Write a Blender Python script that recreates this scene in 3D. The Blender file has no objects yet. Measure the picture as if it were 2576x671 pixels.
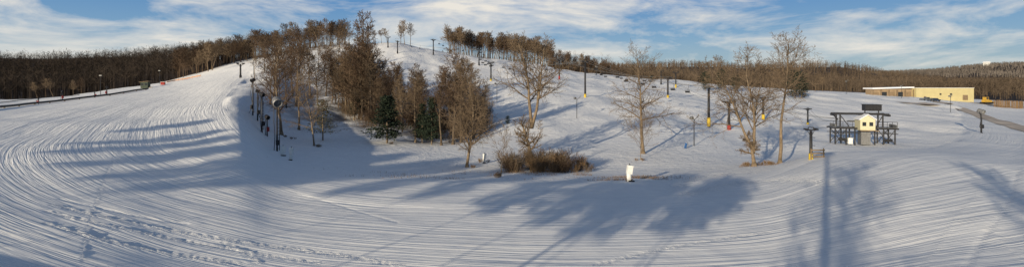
import bpy, math, random
import numpy as np
from mathutils import Vector, Matrix, Quaternion

scene = bpy.context.scene
COL = scene.collection
scene.view_settings.view_transform = 'Standard'
scene.view_settings.look = 'None'
scene.view_settings.exposure = 0
F = 1288.0; HY = 205.0; CZ = 10.0

# ------------------------------------------------------------------ terrain heights from image coordinates
D = np.array([28,40,50,60,72,85,110,150,200,260,320,400,500,700,1000,1400,2000,3000],float)
TAB = {  # image row per pixel column (key) at each chosen depth in D
-500:[560,430,370,335,308,290,268,250,240,238,236,205,178,160,170,185,190,195],
0:   [610,462,400,360,330,308,282,262,251,256,250,208,175,155,165,180,190,195],
300: [635,485,415,373,338,312,280,250,231,225,228,195,172,155,165,180,190,195],
450: [650,500,425,380,342,312,272,240,217,203,196,170,160,155,165,180,190,195],
600: [660,510,430,380,334,300,260,221,193,171,158,148,152,160,170,180,190,195],
690: [664,522,450,420,394,370,318,235,182,152,140,136,148,160,170,180,190,195],
750: [665,525,458,432,405,378,334,262,200,152,128,125,140,160,170,180,190,195],
900: [665,527,460,438,414,388,346,282,212,150,113,118,140,160,170,180,190,195],
1000:[665,527,462,440,418,392,350,288,217,154,110,118,140,160,170,180,190,195],
1100:[665,527,463,442,420,393,352,294,224,167,129,135,150,165,172,180,190,195],
1300:[665,527,464,445,424,392,340,278,223,181,155,162,175,185,182,180,190,195],
1500:[665,527,465,446,419,384,331,273,231,204,187,192,200,195,176,177,188,195],
1700:[665,525,466,441,413,379,328,277,238,214,203,207,212,198,170,174,185,195],
1900:[660,518,459,431,408,384,342,292,252,229,219,222,222,205,173,178,187,195],
2100:[640,482,415,384,395,380,346,304,263,240,231,232,228,206,175,182,189,195],
2300:[620,462,403,379,383,368,340,303,270,249,241,240,232,216,205,200,184,190],
2450:[612,465,412,390,378,360,335,306,282,261,253,248,235,222,213,205,170,182],
2576:[612,480,428,404,386,366,338,310,290,268,258,250,235,222,213,205,164,178],
3100:[600,480,430,405,386,366,338,310,290,268,258,250,235,222,213,205,168,178]}
XC = np.array(sorted(TAB), float)
ZT = np.array([[CZ-(y-HY)/F*d for y,d in zip(TAB[int(x)],D)] for x in XC])
def pchip(x, Y, xi):
    h = np.diff(x); dl = np.diff(Y,axis=-1)/h
    m = np.zeros_like(Y)
    a,b = dl[...,:-1],dl[...,1:]
    w1 = 2*h[1:]+h[:-1]; w2 = h[1:]+2*h[:-1]
    with np.errstate(all='ignore'):
        hm = (w1+w2)/(w1/a+w2/b)
    m[...,1:-1] = np.where(a*b>0,hm,0.0)
    m[...,0]=dl[...,0]; m[...,-1]=dl[...,-1]
    i = np.clip(np.searchsorted(x,xi)-1,0,len(x)-2)
    t = (xi-x[i])/h[i]
    return ((2*t**3-3*t**2+1)*Y[...,i]+(t**3-2*t**2+t)*h[i]*m[...,i]+(-2*t**3+3*t**2)*Y[...,i+1]+(t**3-t**2)*h[i]*m[...,i+1])
NL,NX = 512,720
LG = np.linspace(math.log(28),math.log(3000),NL)
XG = np.linspace(-500,3100,NX)
G = pchip(np.log(D),ZT,LG)
G = pchip(XC,G.T.copy(),XG)      # NL x NX
k = np.array([1,2,3,4,3,2,1],float); k/=k.sum()
def blur(A,ax):
    P = np.pad(A,[(3,3) if i==ax else (0,0) for i in range(2)],mode='edge')
    return sum(k[j]*np.take(P,range(j,j+A.shape[ax]),axis=ax) for j in range(7))
for _ in range(2):
    G = blur(G,0); G = blur(G,1); G=blur(G,1)

def hsh(ix,iy,s):
    n = (ix.astype(np.int64)*374761393 + iy.astype(np.int64)*668265263 + s*974634777) & 0x7fffffff
    n = ((n ^ (n>>13))*1274126177) & 0x7fffffff
    return ((n ^ (n>>16)) & 0xffff)/65535.0
def vnoise(x,y,s=0):
    x=np.asarray(x,float); y=np.asarray(y,float)
    ix=np.floor(x); iy=np.floor(y); fx=x-ix; fy=y-iy
    fx=fx*fx*(3-2*fx); fy=fy*fy*(3-2*fy)
    a=hsh(ix,iy,s); b=hsh(ix+1,iy,s); c=hsh(ix,iy+1,s); d=hsh(ix+1,iy+1,s)
    return (a*(1-fx)+b*fx)*(1-fy)+(c*(1-fx)+d*fx)*fy-0.5

def zbase(X,Y):
    X=np.asarray(X,float); Y=np.asarray(Y,float)
    r=np.hypot(X,Y); th=np.arctan2(X,Y)
    tm=math.radians(54)
    tc=np.clip(th,-tm,tm)
    u=np.tan(tc); d=r*np.cos(tc)
    px=np.clip(u*F+1288,-500,3100)
    gx=(px+500)/3600*(NX-1)
    gl=np.clip((np.log(np.maximum(d,1))-LG[0])/(LG[-1]-LG[0]),0,1)*(NL-1)
    i=np.clip(gl.astype(int),0,NL-2); j=np.clip(gx.astype(int),0,NX-2)
    a=gl-i; b=gx-j
    z=(G[i,j]*(1-a)+G[i+1,j]*a)*(1-b)+(G[i,j+1]*(1-a)+G[i+1,j+1]*a)*b
    w=np.clip((np.abs(th)-math.radians(60))/math.radians(45),0,1); w=w*w*(3-2*w)
    z=z*(1-w)
    z=z+vnoise(X/14,Y/14,3)*0.5*np.clip(r/60,0.3,1)+vnoise(X/5,Y/5,4)*0.10
    far=np.clip((r-350)/500,0,1)
    z=z+far*(vnoise(X/160,Y/160,5)*10+vnoise(X/60,Y/60,6)*4)
    return z
def zat(x,y): return float(zbase(np.array([x]),np.array([y]))[0])
_dd=np.exp(np.linspace(math.log(20),math.log(900),1400))
def ground_at_pixel(px,py):  # px, py are image pixels; things are placed on the ground through them
    """ground point met by the camera ray through image pixel (px, py)"""
    u=(px-1288)/F
    z=zbase(u*_dd,_dd)
    sy=HY+(CZ-z)/_dd*F
    idx=np.where(sy<=py)[0]
    i=idx[0] if len(idx) else int(np.argmin(sy))
    d=_dd[i]
    return Vector((u*d,d,float(z[i])))
def atd(px,d):
    u=(px-1288)/F
    return Vector((u*d,d,zat(u*d,d)))

# ------------------------------------------------------------------ materials
def newmat(name):
    m=bpy.data.materials.new(name); m.use_nodes=True
    nt=m.node_tree; b=nt.nodes['Principled BSDF']
    return m,nt,b
def mat(name,c,rough=0.8,var=0.3,scale=3.0,metal=0.0,bump=0.0):
    m,nt,b=newmat(name)
    tc=nt.nodes.new('ShaderNodeTexCoord'); n=nt.nodes.new('ShaderNodeTexNoise')
    n.inputs['Scale'].default_value=scale; n.inputs['Detail'].default_value=5
    nt.links.new(tc.outputs['Object'],n.inputs['Vector'])
    r=nt.nodes.new('ShaderNodeValToRGB')
    r.color_ramp.elements[0].position=0.3; r.color_ramp.elements[1].position=0.7
    r.color_ramp.elements[0].color=(*[v*(1-var) for v in c],1)
    r.color_ramp.elements[1].color=(*[min(1,v*(1+var)) for v in c],1)
    nt.links.new(n.outputs['Fac'],r.inputs['Fac'])
    nt.links.new(r.outputs['Color'],b.inputs['Base Color'])
    b.inputs['Roughness'].default_value=rough; b.inputs['Metallic'].default_value=metal
    b.inputs['Specular IOR Level'].default_value=0.25
    if bump:
        bp=nt.nodes.new('ShaderNodeBump'); bp.inputs['Distance'].default_value=bump
        nt.links.new(n.outputs['Fac'],bp.inputs['Height']); nt.links.new(bp.outputs['Normal'],b.inputs['Normal'])
    return m
M_bark=mat('bark',(0.20,0.15,0.10),0.9,0.35,2.5,bump=0.03)
M_bark_dk=mat('dark_bark',(0.12,0.09,0.062),0.9,0.35,2.5)
M_twig=mat('twigs',(0.15,0.108,0.070),0.9,0.35,0.8)
M_twig_red=mat('dark_twigs',(0.092,0.060,0.038),0.9,0.4,0.8)
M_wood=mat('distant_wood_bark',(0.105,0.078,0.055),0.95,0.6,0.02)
M_wood_far=mat('farthest_wood_hazed',(0.15,0.13,0.115),0.95,0.5,0.01)  # paler and greyer: distance haze put into the colour
M_wood_dk=mat('shaded_wood_bark',(0.045,0.034,0.026),0.95,0.5,0.03)  # shade on the left hillside wood put into this darker colour
M_needle=mat('dark_needles',(0.020,0.030,0.018),0.9,0.5,1.2)
M_needle_br=mat('brownish_needles',(0.06,0.058,0.032),0.9,0.5,1.2)
M_grass=mat('dry_grass',(0.20,0.13,0.07),0.9,0.4,2)
M_black=mat('black_painted_steel',(0.025,0.025,0.028),0.5,0.3,4)
M_steel=mat('galvanised_steel',(0.20,0.20,0.20),0.5,0.25,4,metal=0.3)
M_red=mat('red_pad',(0.28,0.03,0.025),0.6,0.25,3)
M_yel=mat('yellow_pad',(0.56,0.40,0.05),0.6,0.2,3)
M_white=mat('white_painted_pad',(0.74,0.74,0.70),0.7,0.12,3)
M_cream=mat('cream_siding',(0.60,0.56,0.38),0.7,0.1,6)
M_roofw=mat('snow_cover',(0.84,0.85,0.88),0.8,0.04,2)
M_orange=mat('orange_netting',(0.42,0.22,0.12),0.8,0.3,2)
M_green=mat('dark_green_boards',(0.06,0.075,0.055),0.8,0.3,3)
M_glass=mat('dark_window_glass',(0.03,0.035,0.04),0.15,0.2,3)
M_tan=mat('tan_metal_wall',(0.30,0.22,0.14),0.7,0.12,0.6)
M_yelw=mat('pale_yellow_wall',(0.52,0.45,0.24),0.7,0.07,0.4)
M_board=mat('weathered_boards',(0.22,0.16,0.10),0.85,0.3,3)
M_blue=mat('blue_plastic',(0.05,0.14,0.34),0.5,0.2,3)
M_tyre=mat('black_rubber',(0.02,0.02,0.02),0.8,0.2,3)
M_grey=mat('grey_car_paint',(0.10,0.11,0.12),0.35,0.1,2)
M_darkred=mat('dark_blue_car_paint',(0.03,0.04,0.07),0.35,0.1,2)
M_carw=mat('white_car_paint',(0.75,0.75,0.74),0.35,0.05,2)
M_mach=mat('machine_yellow_paint',(0.50,0.31,0.05),0.5,0.15,2)

# snow
def snow_material():
    m,nt,b=newmat('groomed_snow'); L=nt.links; N=nt.nodes
    def attr(n):
        a=N.new('ShaderNodeAttribute'); a.attribute_name=n; return a.outputs['Fac']
    def math_(op,a,b_):
        x=N.new('ShaderNodeMath'); x.operation=op
        for i,v in enumerate((a,b_)):
            if v is None: continue
            if isinstance(v,(int,float)): x.inputs[i].default_value=v
            else: L.new(v,x.inputs[i])
        return x.outputs[0]
    lane,along,groom,wood,tread=[attr(n) for n in ('lane','along','groom','wood','tread')]
    def noise(vec,sc,det,rough=0.6,dist=0):
        n=N.new('ShaderNodeTexNoise'); n.inputs['Scale'].default_value=sc; n.inputs['Detail'].default_value=det
        n.inputs['Roughness'].default_value=rough; n.inputs['Distortion'].default_value=dist
        L.new(vec,n.inputs['Vector']); return n.outputs['Fac']
    tc=N.new('ShaderNodeTexCoord'); o=tc.outputs['Object']
    cx=N.new('ShaderNodeCombineXYZ'); L.new(lane,cx.inputs[0]); L.new(math_('MULTIPLY',along,0.016),cx.inputs[1])
    cy=N.new('ShaderNodeCombineXYZ'); L.new(lane,cy.inputs[0]); L.new(math_('MULTIPLY',along,0.03),cy.inputs[1])
    A=noise(cx.outputs[0],0.5,3,0.6); B=noise(cy.outputs[0],2.6,3,0.75)
    PT=N.new('ShaderNodeMapRange'); L.new(noise(o,0.06,4,0.6),PT.inputs['Value']); PT.inputs['From Min'].default_value=0.35; PT.inputs['From Max'].default_value=0.65; PT.inputs['To Min'].default_value=0.6; PT.inputs['To Max'].default_value=1.2
    C=noise(o,0.7,8,0.6); E=noise(o,3.5,4,0.7)
    g=math_('ADD',math_('MULTIPLY',A,0.22),math_('MULTIPLY',B,0.20))
    g=math_('MULTIPLY',math_('MULTIPLY',g,groom),PT.outputs[0])
    ung=math_('MULTIPLY',math_('SUBTRACT',1.0,groom),math_('ADD',math_('MULTIPLY',C,0.32),math_('MULTIPLY',E,0.05)))
    h=math_('ADD',math_('ADD',g,ung),math_('ADD',math_('MULTIPLY',math_('MULTIPLY',tread,E),0.14),math_('MULTIPLY',E,0.016)))
    bp=N.new('ShaderNodeBump'); bp.inputs['Strength'].default_value=1.0; bp.inputs['Distance'].default_value=1.0
    L.new(h,bp.inputs['Height']); L.new(bp.outputs['Normal'],b.inputs['Normal'])
    sr=N.new('ShaderNodeValToRGB'); L.new(C,sr.inputs['Fac'])
    sr.color_ramp.elements[0].position=0.3; sr.color_ramp.elements[0].color=(0.84,0.84,0.84,1)
    sr.color_ramp.elements[1].position=0.7; sr.color_ramp.elements[1].color=(0.91,0.905,0.89,1)
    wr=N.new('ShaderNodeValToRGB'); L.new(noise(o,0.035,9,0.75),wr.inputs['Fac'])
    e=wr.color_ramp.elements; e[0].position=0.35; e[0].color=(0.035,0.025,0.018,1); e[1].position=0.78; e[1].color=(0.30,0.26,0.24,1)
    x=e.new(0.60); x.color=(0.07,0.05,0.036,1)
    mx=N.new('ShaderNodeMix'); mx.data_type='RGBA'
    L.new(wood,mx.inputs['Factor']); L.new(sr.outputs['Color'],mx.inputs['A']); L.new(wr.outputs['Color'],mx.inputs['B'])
    L.new(mx.outputs['Result'],b.inputs['Base Color'])
    b.inputs['Roughness'].default_value=0.75; b.inputs['Specular IOR Level'].default_value=0.2
    return m
M_snow=snow_material()

# ------------------------------------------------------------------ terrain mesh
def smooth_curve(P,n=14):
    P=[Vector(p) for p in P]; out=[]
    for i in range(len(P)-1):
        p0=P[max(i-1,0)];p1=P[i];p2=P[i+1];p3=P[min(i+2,len(P)-1)]
        for j in range(n):
            t=j/n
            out.append(0.5*((2*p1)+(p2-p0)*t+(2*p0-5*p1+4*p2-p3)*t*t+(3*p1-p0-3*p2+p3)*t**3))
    out.append(P[-1]); return out
inner=smooth_curve([(-190,420),(-140,300),(-104,205),(-66,120),(-42,80),(-27,63),(-13,55),(0,51.5),(11,51),(21,53.5),(30,58),(40,64),(58,76),(90,103),(140,160),(260,300)],10)
IN=np.array([[p.x,p.y] for p in inner])
def lane_field(X,Y):
    seg=IN[1:]-IN[:-1]; sl=np.hypot(seg[:,0],seg[:,1]); cum=np.concatenate([[0],np.cumsum(sl)])
    lane=np.zeros(X.shape); al=np.zeros(X.shape)
    for s in range(0,len(X),40000):
        x=X[s:s+40000,None]; y=Y[s:s+40000,None]
        dx=x-IN[None,:-1,0]; dy=y-IN[None,:-1,1]
        t=np.clip((dx*seg[None,:,0]+dy*seg[None,:,1])/(sl**2)[None],0,1)
        ex=dx-t*seg[None,:,0]; ey=dy-t*seg[None,:,1]
        d2=ex*ex+ey*ey; i=d2.argmin(1); r=np.arange(len(i))
        cr=seg[i,0]*dy[r,i]-seg[i,1]*dx[r,i]
        lane[s:s+40000]=np.sqrt(d2[r,i])*np.where(cr>0,1,-1)
        al[s:s+40000]=cum[i]+t[r,i]*sl[i]
    return lane,al
uu=np.tan(np.radians(46.5))
ths=list(np.arctan(np.linspace(-uu,uu,900)))
ths=list(np.linspace(-math.pi,ths[0],70,endpoint=False))+ths+list(np.linspace(ths[-1],math.pi,71)[1:-1])
ths=np.array(ths)
rs=np.concatenate([np.geomspace(5,24,9,endpoint=False),np.geomspace(24,130,330,endpoint=False),np.geomspace(130,420,150,endpoint=False),np.geomspace(420,4800,90)])
nt_,nr=len(ths),len(rs)
sc=np.where(np.abs(ths)<1.0,1/np.cos(ths),1/np.cos(1.0))
R,T=np.meshgrid(rs,ths,indexing='ij')
R=R*sc[None,:]
X=(R*np.sin(T)).ravel(); Y=(R*np.cos(T)).ravel()
Z=zbase(X,Y)
lane=np.full(X.shape,0.0); along=np.zeros(X.shape)
near=(np.hypot(X,Y)<450)&(Y>-30)
lane[near],along[near]=lane_field(X[near],Y[near])
def sstep(a,b,x):
    t=np.clip((x-a)/(b-a),0,1); return t*t*(3-2*t)
rr=np.hypot(X,Y)
groom=sstep(0.5,-1.5,lane)*(1-sstep(260,380,rr))
ridge=(vnoise(lane/1.5,along/80,11)*0.08+vnoise(lane/4.2,along/100,12)*0.18)
Z+=ridge*groom*(1-sstep(120,200,rr))
Z+=(1-groom)*sstep(90,130,rr)*(1-sstep(330,400,rr))*(vnoise(X/9,Y/22,13)*1.5+vnoise(X/4,Y/7,14)*0.55)
tread=np.zeros(X.shape)
def track(pts,w,amp,depth):
    P=smooth_curve([(ground_at_pixel(*p).x,ground_at_pixel(*p).y) for p in pts],6)
    m=np.where((rr<140)&(Y>5))[0]
    best=np.full(len(m),1e9)
    for a,b in zip(P[:-1],P[1:]):
        sx,sy=b.x-a.x,b.y-a.y; l2=sx*sx+sy*sy+1e-9
        dx=X[m]-a.x; dy=Y[m]-a.y; t=np.clip((dx*sx+dy*sy)/l2,0,1)
        best=np.minimum(best,np.hypot(dx-t*sx,dy-t*sy))
    g=np.exp(-(best/w)**2)
    tread[m]=np.maximum(tread[m],g*amp)
    Z[m]+=g*(depth+vnoise(X[m]/0.22,Y[m]/0.22,20)*0.06*amp)
for p,w,a,dp in [
 ([(135,515),(260,545),(430,580),(640,615),(830,640),(1010,668)],0.25,1.1,0.04),
 ([(118,530),(250,562),(420,598),(630,634),(800,660)],0.2,1.1,0.03),
 ([(115,560),(250,600),(420,635),(600,662)],0.25,1.1,0.04),
 ([(150,500),(330,540),(470,565)],0.15,0.4,-0.03),
 ([(268,340),(288,385),(262,460),(232,540),(205,660)],0.18,0.6,0.02),
 ([(560,610),(610,632),(650,660)],0.3,0.9,0.04),
 ([(1500,668),(1620,640),(1760,612),(1930,585)],0.25,0.9,0.02),
 ([(1730,487),(1830,462),(1950,452),(2080,462)],1.2,1.2,0.0),
 ([(1700,470),(1800,440),(1900,432)],1.2,1.1,0.0),
 ([(600,430),(700,470),(840,510),(1000,560)],0.18,0.3,-0.02),
 ([(2520,400),(2480,470),(2400,560),(2330,660)],0.2,0.3,0.03),
 ([(2560,430),(2530,520),(2470,600),(2430,668)],0.2,0.3,-0.03),
 ([(2576,470),(2500,560),(2560,640)],0.3,0.4,0.03)]:
    track(p,w,a,dp)
PX=np.where(Y>1,X/np.maximum(Y,1)*F+1288,np.where(X<0,-2000,4500))
dep=np.where(np.abs(np.arctan2(X,Y))<1.0,Y,rr*math.cos(1.0))
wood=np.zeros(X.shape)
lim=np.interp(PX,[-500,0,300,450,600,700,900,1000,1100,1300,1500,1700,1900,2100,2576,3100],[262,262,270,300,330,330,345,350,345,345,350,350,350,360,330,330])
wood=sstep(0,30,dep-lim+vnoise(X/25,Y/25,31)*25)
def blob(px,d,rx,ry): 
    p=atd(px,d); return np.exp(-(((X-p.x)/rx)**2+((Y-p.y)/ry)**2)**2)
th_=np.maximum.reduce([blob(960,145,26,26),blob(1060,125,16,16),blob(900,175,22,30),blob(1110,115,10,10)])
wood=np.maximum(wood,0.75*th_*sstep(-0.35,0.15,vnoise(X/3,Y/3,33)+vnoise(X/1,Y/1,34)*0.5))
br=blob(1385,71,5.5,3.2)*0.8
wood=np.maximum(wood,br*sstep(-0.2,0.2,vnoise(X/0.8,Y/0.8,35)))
verts=np.stack([X,Y,Z],1)
verts=np.vstack([verts,[[0,0,0.0]]])
ii,jj=np.meshgrid(np.arange(nr-1),np.arange(nt_),indexing='ij')
j2=(jj+1)%nt_
quads=np.stack([ii*nt_+jj,ii*nt_+j2,(ii+1)*nt_+j2,(ii+1)*nt_+jj],-1).reshape(-1,4)[:,::-1]
cap=np.stack([np.full(nt_,len(verts)-1),(np.arange(nt_)+1)%nt_,np.arange(nt_)],1)
def fast_mesh(name,v,loops,starts,totals):
    me=bpy.data.meshes.new(name)
    me.vertices.add(len(v)); me.vertices.foreach_set('co',np.asarray(v,np.float32).ravel())
    me.loops.add(len(loops)); me.loops.foreach_set('vertex_index',np.asarray(loops,np.int32))
    me.polygons.add(len(starts)); me.polygons.foreach_set('loop_start',np.asarray(starts,np.int32))
    try: me.polygons.foreach_set('loop_total',np.asarray(totals,np.int32))
    except Exception: pass
    me.update(calc_edges=True); me.validate(); return me
nq=len(quads)
loops=np.concatenate([quads.ravel(),cap.ravel()])
starts=np.concatenate([np.arange(nq)*4,nq*4+np.arange(nt_)*3])
totals=np.concatenate([np.full(nq,4),np.full(nt_,3)])
me=fast_mesh('ground',verts,loops,starts,totals)
for nme,arr in (('lane',lane),('along',along),('groom',groom),('wood',wood),('tread',tread)):
    a=me.attributes.new(nme,'FLOAT','POINT'); a.data.foreach_set('value',np.append(arr,0).astype(np.float32))
me.polygons.foreach_set('use_smooth',np.ones(len(me.polygons),bool))
me.materials.append(M_snow)
ground=bpy.data.objects.new('ground',me); COL.objects.link(ground)
ground['kind']='structure'; ground['label']='groomed snow slopes with ski tracks and wooded hills'; ground['category']='ground'

# ------------------------------------------------------------------ mesh builder
class MB:
    def __init__(s): s.v=[]; s.f=[]
    def tube(s,pts,rad,n=6,cap=True):
        base=len(s.v); prev=None
        for i,p in enumerate(pts):
            a=pts[max(i-1,0)]; b=pts[min(i+1,len(pts)-1)]
            t=(b-a); 
            if t.length<1e-9: t=Vector((0,0,1))
            t.normalize()
            if prev is None:
                ref=Vector((1,0,0)) if abs(t.x)<0.8 else Vector((0,1,0))
                u=t.cross(ref).normalized()
            else:
                u=(prev-t*prev.dot(t)); u.normalize()
            prev=u; w=t.cross(u); r=rad[i]
            for j in range(n):
                an=2*math.pi*j/n
                s.v.append(p+u*(math.cos(an)*r)+w*(math.sin(an)*r))
        for i in range(len(pts)-1):
            for j in range(n):
                a=base+i*n+j; b=base+i*n+(j+1)%n
                s.f.append((a,b,b+n,a+n))
        if cap:
            s.f.append(tuple(base+j for j in reversed(range(n))))
            s.f.append(tuple(base+(len(pts)-1)*n+j for j in range(n)))
        return s
    def cyl(s,a,b,r,r2=None,n=10):
        return s.tube([Vector(a),Vector(b)],[r,r if r2 is None else r2],n)
    def box(s,c,d,rz=0,M=None):
        b=len(s.v); R=Matrix.Rotation(rz,3,'Z') if M is None else M
        for x in(-.5,.5):
            for y in(-.5,.5):
                for z in(-.5,.5):
                    s.v.append(Vector(c)+R@Vector((x*d[0],y*d[1],z*d[2])))
        for q in((0,1,3,2),(4,6,7,5),(0,4,5,1),(2,3,7,6),(0,2,6,4),(1,5,7,3)):
            s.f.append(tuple(b+i for i in q))
        return s
    def prism(s,poly,y0,y1):
        b=len(s.v); n=len(poly)
        for y in(y0,y1):
            for x,z in poly: s.v.append(Vector((x,y,z)))
        s.f.append(tuple(b+i for i in range(n))); s.f.append(tuple(b+n+i for i in reversed(range(n))))
        for i in range(n):
            j=(i+1)%n; s.f.append((b+i,b+n+i,b+n+j,b+j))
        return s
    def mesh(s,name,m,smooth=False):
        me=bpy.data.meshes.new(name); me.from_pydata([tuple(v) for v in s.v],[],s.f); me.update()
        me.materials.append(m)
        if smooth:
            me.polygons.foreach_set('use_smooth',[True]*len(me.polygons))
        return me
def top(name,loc,label,cat,data=None,rz=0,scale=1,group=None,kind=None):
    o=bpy.data.objects.new(name,data); COL.objects.link(o)
    o.location=loc; o.rotation_euler=(0,0,rz); o.scale=(scale,)*3 if not isinstance(scale,tuple) else scale
    o['label']=label; o['category']=cat
    if group: o['group']=group
    if kind: o['kind']=kind
    if data is None: o.empty_display_size=0.5
    return o
def part(parent,name,data,loc=(0,0,0),rz=0,label=None):
    o=bpy.data.objects.new(name,data); COL.objects.link(o); o.parent=parent; o.location=loc; o.rotation_euler=(0,0,rz)
    if label: o['label']=label
    return o

# ------------------------------------------------------------------ trees
def grow(mbs,p,d,L,r,lvl,P,rng):
    nseg=P['seg'][lvl]; pts=[p.copy()]; rad=[r]; dirs=[d.copy()]
    cur=p.copy(); dd=d.copy()
    tip=P['tip'][lvl]
    for i in range(nseg):
        w=P['wig'][lvl]
        dd=dd+Vector((rng.gauss(0,w),rng.gauss(0,w),rng.gauss(0,w)*0.6+P['up'][lvl]))
        dd.normalize(); cur=cur+dd*(L/nseg); pts.append(cur.copy()); dirs.append(dd.copy())
        rad.append(max(P['rmin'],r*(1-(1-tip)*((i+1)/nseg)**0.9)))
    mb=mbs[0] if lvl==0 else mbs[1]
    mb.tube(pts,rad,P['sides'][lvl],cap=(lvl<2))
    if lvl>=P['max']: return
    n=P['n'][lvl]; az=rng.uniform(0,6.28)
    for k_ in range(n):
        t=P['st'][lvl]+(1-P['st'][lvl])*((k_+rng.uniform(0,1))/n)
        f=t*nseg; i=min(int(f),nseg-1); fr=f-i
        q=pts[i].lerp(pts[i+1],fr); dq=dirs[min(i+1,nseg)]
        rq=rad[i]*(1-fr)+rad[i+1]*fr
        az+=2.4+rng.uniform(-.5,.5)
        ang=math.radians(rng.gauss(P['ang'][lvl],9))*(1.15-0.45*t)
        ref=Vector((1,0,0)) if abs(dq.x)<0.8 else Vector((0,1,0))
        u=dq.cross(ref).normalized(); u=Quaternion(dq,az)@u
        cd=(dq*math.cos(ang)+u*math.sin(ang)).normalized()
        if lvl==0:
            tt=(t-P['st'][0])/(1-P['st'][0])
            cl=L*P['rat'][0]*P['prof'](tt)*rng.uniform(0.75,1.15)
        else: cl=L*P['rat'][lvl]*(1.1-0.55*t)*rng.uniform(0.7,1.2)
        grow(mbs,q,cd,cl,max(P['rmin'],min(rq*0.62,r*0.55)),lvl+1,P,rng)
def prm(**kw):
    P=dict(seg=[9,6,4,3,2],tip=[0.18,0.3,0.35,0.5,0.6],wig=[0.06,0.13,0.18,0.22,0.25],up=[0.03,0.05,0.04,0.03,0.02],
           sides=[8,5,4,3,3],n=[14,7,5,3],st=[0.35,0.15,0.12,0.1],ang=[56,45,45,42],rat=[0.42,0.58,0.58,0.6],rmin=0.012,max=4,
           prof=lambda t:1.0-0.6*t)
    P.update(kw); return P
def bare_tree_meshes(seed,H,r0,P,lean=(0,0),twig=M_twig,extra=None,bark=M_bark):
    rng=random.Random(seed); a,b=MB(),MB()
    a.tube([Vector((0,0,-0.6)),Vector((0,0,0.0)),Vector((lean[0]*0.3,lean[1]*0.3,0.5))],[r0*1.7,r0*1.5,r0*1.03],8)
    starts=extra or [((0,0,0.4),(lean[0],lean[1],1),1.0,1.0)]
    for p,d,lf,rf in starts:
        grow((a,b),Vector(p),Vector(d).normalized(),H*lf*0.93,r0*rf,0,P,rng)
    zt=max(v.z for v in b.v)
    s=H/zt
    for mb in(a,b):
        for v in mb.v: v*=s
    return a.mesh('trunk',bark,True),b.mesh('crown',twig,False)
def place_tree(meshes,loc,label,rz=0,scale=1,name='bare_tree',group=None):
    o=top(name,loc,label,'tree',None,rz,scale,group)
    part(o,'trunk',meshes[0]); part(o,'crown',meshes[1]); return o
def tree_at(px,yb,yt,seed,P,r0,label,lean=(0,0),extra=None,twig=M_twig,d=None,rz=0):
    loc=ground_at_pixel(px,yb) if d is None else atd(px,d)
    ybb=HY+(CZ-loc.z)/loc.y*F
    H=(ybb-yt)/F*loc.y
    m=bare_tree_meshes(seed,H,r0,P,lean,twig,extra)
    return place_tree(m,loc,label,rz)

tree_at(1175,420,140,2,prm(n=[44,9,6,3],st=[0.12,0.12,0.1,0.1],ang=[64,42,42,40],rat=[0.36,0.55,0.55,0.5],up=[0.02,0.05,0.03,0.02,0],rmin=.014),0.22,'bushy bare young oak with low spreading branches',(0.02,0))
tree_at(1338,412,75,5,prm(n=[16,8,5,3],st=[0.25,0.15,0.12,0.1],ang=[58,45,45,42],rat=[0.46,0.55,0.55,0.55],up=[0.04,0.02,0.03,0.02,0],wig=[0.08,0.15,0.2,0.22,0.25]),0.36,'tall forked bare tree above the brush',
        extra=[((0,0,0.4),(-0.02,0,1),0.32,1.0),((0,0,5.0),(-0.17,0.05,1),0.68,0.72),((0.03,0,5.2),(0.24,-0.05,1),0.62,0.68)])
tree_at(1618,386,92,8,prm(n=[22,8,5,3],st=[0.30,0.15,0.15,0.1],ang=[66,45,42,40],rat=[0.42,0.55,0.55,0.55],up=[0.0,0.015,0.03,0.02,0]),0.32,'tall leaning bare tree with open crown',(-0.10,0))
tree_at(1612,402,262,9,prm(n=[22,7,5,3],st=[0.15,0.2,0.15,0.1],max=3,rat=[0.75,0.55,0.5,0.5]),0.07,'small slender bare tree')
tree_at(1897,418,112,11,prm(n=[14,8,5,3],st=[0.24,0.15,0.15,0.1],ang=[54,45,42,40],rat=[0.50,0.55,0.55,0.55],up=[0.03,0.02,0.03,0.02,0],wig=[0.10,0.16,0.2,0.22,0.25]),0.28,'wide bare tree with several splitting trunks',
        extra=[((0,0,0.3),(-0.02,0,1),0.25,1.0),((0,0,2.0),(-0.65,0.1,1),0.78,0.7),((0,0,2.5),(-0.10,-0.2,1),0.84,0.65),((0,0.0,1.8),(0.12,0.2,1),0.72,0.6)])
tree_at(1962,410,66,14,prm(n=[18,8,5,3],st=[0.52,0.15,0.15,0.1],ang=[52,45,42,40],rat=[0.36,0.55,0.55,0.55]),0.25,'tall straight bare tree with a high crown',(0.05,0))
tree_at(790,368,160,17,prm(n=[26,7,5,3],st=[0.2,0.2,0.15,0.1],ang=[54,42,42,40],rat=[0.40,0.55,0.5,0.5]),0.19,'bare tree with fine upward branches')
tree_at(708,336,74,19,prm(n=[24,8,6,4],st=[0.14,0.15,0.1,0.1],ang=[48,42,42,40],rat=[0.38,0.55,0.5,0.5],rmin=0.018),0.30,'tall bushy bare tree beside the snow gun poles',twig=M_twig_red)
tree_at(752,322,105,20,prm(n=[20,7,6,3],st=[0.18,0.15,0.1,0.1],rmin=0.018),0.24,'bare tree with dense brown twigs',twig=M_twig_red)
tree_at(1260,444,308,23,prm(n=[14,6,4],st=[0.2,0.2,0.15],max=3,ang=[45,42,42],rat=[0.45,0.5,0.5]),0.06,'thin bare sapling standing in snow')
tree_at(1355,330,300,24,prm(n=[14,6,4],st=[0.05,0.1,0.1],max=3,rat=[0.6,0.5,0.5],ang=[60,45,45]),0.07,'low bare bush on the slope')

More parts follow.
